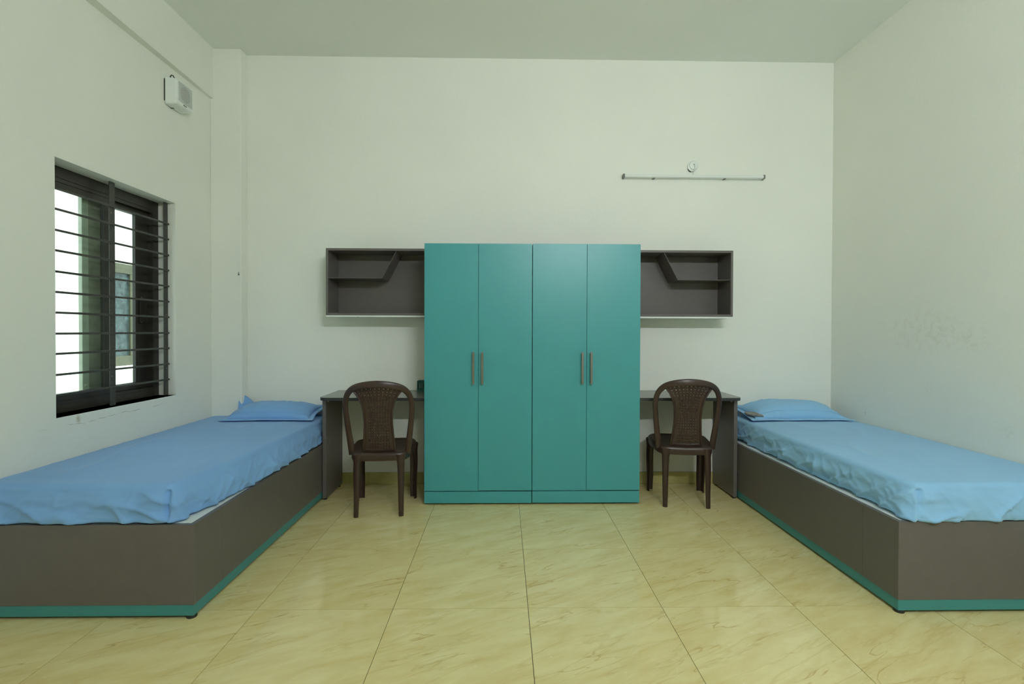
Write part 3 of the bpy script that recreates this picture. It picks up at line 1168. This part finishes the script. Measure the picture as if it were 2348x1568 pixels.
def make_chair(loc, rz, label):
    c = thing('plastic_chair', loc, label, 'chair', 'pair of brown plastic chairs', rz)
    # --- hoop-shaped back frame
    half = [(-.183, .405), (-.192, .48), (-.204, .58), (-.214, .68), (-.216, .745), (-.205, .80), (-.178, .842), (-.135, .868), (-.07, .882), (0, .886)]
    pts = half + [(-x, z) for x, z in half[-2::-1]]
    path2 = catmull([(x, z, 0) for x, z in pts], 5)
    frames, profs = [], []
    n = len(path2)
    for i, p in enumerate(path2):
        q = back_pt(p.x, p.y)
        a = path2[max(i - 1, 0)]
        b = path2[min(i + 1, n - 1)]
        t = (back_pt(b.x, b.y) - back_pt(a.x, a.y)).normalized()
        nr = Vector((0, -1, .12)).normalized()
        s = t.cross(nr).normalized()
        nr = s.cross(t).normalized()
        k = abs(2 * i / (n - 1) - 1)          # 1 at the feet of the hoop, 0 at the crown
        w = lerp(.0255, .0180, min(1, k * 2.2)) + (.004 * max(0, k - .7) / .3)
        th = .010
        frames.append((q, s, nr))
        profs.append([(w * math.copysign(abs(math.cos(a_)) ** .6, math.cos(a_)), th * math.copysign(abs(math.sin(a_)) ** .7, math.sin(a_)))
                      for a_ in [2 * math.pi * j / 14 for j in range(14)]])
    bm = bmesh.new()
    sweep(bm, frames, profs)
    finish('back_frame', bm, 'chair_plastic', c, smooth=True, local=True, angle=60)

    # --- hourglass splat with real perforations
    def half_w(z):
        ks = [(.415, .108), (.46, .103), (.55, .094), (.63, .0885), (.70, .092), (.76, .105), (.81, .130), (.845, .158), (.87, .165)]
        for (z0, w0), (z1, w1) in zip(ks, ks[1:]):
            if z <= z1:
                t = max(0, (z - z0) / (z1 - z0))
                t = t * t * (3 - 2 * t) * .4 + t * .6
                return lerp(w0, w1, t)
        return ks[-1][1]
    bm = bmesh.new()
    cache = {}

    def V(u, z):
        key = (round(u, 5), round(z, 5))
        if key not in cache:
            w = half_w(z)
            zz = z + .016 * (1 - u * u) * max(0, (z - .6) / .25) - .012 * (1 - u * u) * max(0, (.6 - z) / .18)
            p = back_pt(u * w, min(zz, .884))
            p.y += .004 + .010 * (1 - u * u)
            cache[key] = bm.verts.new(p)
        return cache[key]

    NC, NR, z0, z1 = 10, 22, .44, .850
    um = .90
    us = [-um + 2 * um * i / NC for i in range(NC + 1)]
    zs = [z0 + (z1 - z0) * j / NR for j in range(NR + 1)]
    hu, hz = .15, .14
    for i in range(NC):
        for j in range(NR):
            ua, ub, za, zb = us[i], us[i + 1], zs[j], zs[j + 1]
            if (i in (0, NC - 1)) and j < NR - 4:
                bm.faces.new((V(ua, za), V(ub, za), V(ub, zb), V(ua, zb)))
                continue
            uc, zc, du, dz = (ua + ub) / 2, (za + zb) / 2, .0023 / half_w((za + zb) / 2), .0023
            o = [V(ua, za), V(ub, za), V(ub, zb), V(ua, zb)]
            h = [V(uc - du, zc - dz), V(uc + du, zc - dz), V(uc + du, zc + dz), V(uc - du, zc + dz)]
            for m_ in range(4):
                bm.faces.new((o[m_], o[(m_ + 1) % 4], h[(m_ + 1) % 4], h[m_]))
    for j in range(NR):
        for ua, ub in ((-1, -um), (um, 1)):
            bm.faces.new((V(ua, zs[j]), V(ub, zs[j]), V(ub, zs[j + 1]), V(ua, zs[j + 1])))
    full = [-1] + us + [1]
    for za, zb in ((.405, z0), (z1, .872)):
        for ua, ub in zip(full, full[1:]):
            bm.faces.new((V(ua, za), V(ub, za), V(ub, zb), V(ua, zb)))
    sp_ = finish('splat', bm, 'chair_plastic', c, smooth=True, local=True, angle=60, label='perforated hourglass back panel')
    so = sp_.modifiers.new('thickness', 'SOLIDIFY')
    so.thickness = .0045
    so.offset = 0
    # raised rims along both edges and ribs between the columns of holes
    for sgn in (-1, 1):
        bm = bmesh.new()
        tube_bm(bm, [back_pt(sgn * half_w(z) * .985, z) + Vector((0, .001, 0)) for z in [.408 + (.862 - .408) * i / 26 for i in range(27)]], .0075, 8)
        finish('rim', bm, 'chair_plastic', sp_, smooth=True, local=True)
    bm = bmesh.new()
    zl = .446
    tube_bm(bm, [back_pt(u * half_w(zl) * .86, zl - .006 * (1 - u * u)) + Vector((0, -.001 + .010 * (1 - u * u), 0)) for u in [-1 + i / 8 for i in range(17)]], .003, 8)
    finish('rim', bm, 'chair_plastic', sp_, smooth=True, local=True)
    for i in range(2, NC - 1):
        u = us[i]
        bm = bmesh.new()
        path = []
        for j in range(24):
            z = zs[0] + (zs[-1] - zs[0]) * j / 23
            w = half_w(z)
            zz = z + .016 * (1 - u * u) * max(0, (z - .6) / .25) - .012 * (1 - u * u) * max(0, (.6 - z) / .18)
            path.append(back_pt(u * w, zz) + Vector((0, .0018 + .010 * (1 - u * u), 0)))
        tube_bm(bm, path, .0018, 6)
        finish('rib', bm, 'chair_plastic', sp_, smooth=True, local=True)

    # --- seat: dished shell with a rolled skirt
    corners = [(-.172, -.185), (.172, -.185), (.215, .05), (.205, .205), (-.205, .205), (-.215, .05)]
    base = outline(corners, [.05, .05, .10, .075, .075, .10], .012)
    for _ in range(10):
        base = [(base[i - 1] + base[i] * 2 + base[(i + 1) % len(base)]) / 4 for i in range(len(base))]
    N = len(base)
    cen = Vector((0, .02))

    def zseat(p):
        return .424 + .014 * max(0, (p.y + .1) / .3) - .012 * math.exp(-(p.x / .12) ** 2 - ((p.y + .02) / .14) ** 2)
    bm = bmesh.new()
    prof = [(1.015, -.052), (1.03, -.040), (1.03, -.018), (1.018, -.006), (.985, .002), (.94, .0035), (.90, 0), (.7, 0), (.5, 0), (.3, 0), (.12, 0)]
    rings = [[bm.verts.new((cen.x + (p.x - cen.x) * k, cen.y + (p.y - cen.y) * k, zseat(cen + (p - cen) * min(1, k)) + dz)) for p in base] for k, dz in prof]
    inner_pr = [(1.005, -.052), (1.015, -.03), (1.0, -.010), (.93, -.006), (.5, -.006), (.12, -.006)]
    rin = [[bm.verts.new((cen.x + (p.x - cen.x) * k, cen.y + (p.y - cen.y) * k, zseat(cen + (p - cen) * min(1, k)) + dz)) for p in base] for k, dz in inner_pr]
    for R_ in (rings, rin):
        for a, b in zip(R_, R_[1:]):
            for j in range(N):
                bm.faces.new((a[j], a[(j + 1) % N], b[(j + 1) % N], b[j]))
        bm.faces.new(R_[-1])
    for j in range(N):
        bm.faces.new((rings[0][j], rings[0][(j + 1) % N], rin[0][(j + 1) % N], rin[0][j]))
    finish('seat', bm, 'chair_plastic', c, smooth=True, local=True, angle=50)

    # --- legs: open half-round channels, splayed and tapering
    def leg(top, bot, w0, w1, out, span):
        bm = bmesh.new()
        fr, pf = [], []
        M = 14
        out = Vector(out).normalized()
        for i in range(M + 1):
            t = i / M
            p = Vector(top).lerp(Vector(bot), t)
            p += out * (.012 * math.sin(math.pi * min(1, t * 1.3)) * (1 - t))
            w = lerp(w0, w1, t ** .8)
            if t < .12:
                w += (.12 - t) * .10
            u = out
            s = Vector((-u.y, u.x, 0))
            th = .0055
            pr = []
            K = 9
            for j in range(K):
                a = -span / 2 + span * j / (K - 1)
                pr.append((w * math.sin(a), w * .85 * math.cos(a)))
            for j in range(K)[::-1]:
                a = -span / 2 + span * j / (K - 1)
                pr.append(((w - th) * math.sin(a), (w - th) * .85 * math.cos(a)))
            fr.append((p, s, u))
            pf.append(pr)
        sweep(bm, fr, pf)
        finish('leg', bm, 'chair_plastic', c, smooth=True, local=True, angle=45)
    for sx in (-1, 1):
        leg((sx * .140, -.165, .412), (sx * .147, -.185, 0), .0265, .0165, (sx * .35, -1, 0), math.radians(190))
        leg((sx * .178, .150, .412), (sx * .186, .176, 0), .046, .034, (sx * .9, .55, 0), math.radians(190))
    return c


def copy_tree(o, parent=None):
    q = o.copy()
    COL.objects.link(q)
    q.parent = parent
    for ch in list(o.children):
        copy_tree(ch, q)
    return q


ch1 = make_chair((-.842, 3.485, 0), math.radians(4.5), 'brown plastic chair with perforated back at the left desk')
ch2 = copy_tree(ch1)
ch2.location = (1.309, 3.632, 0)
ch2.rotation_euler = (0, 0, math.radians(-7))
ch2['label'] = 'brown plastic chair with perforated back at the right desk'
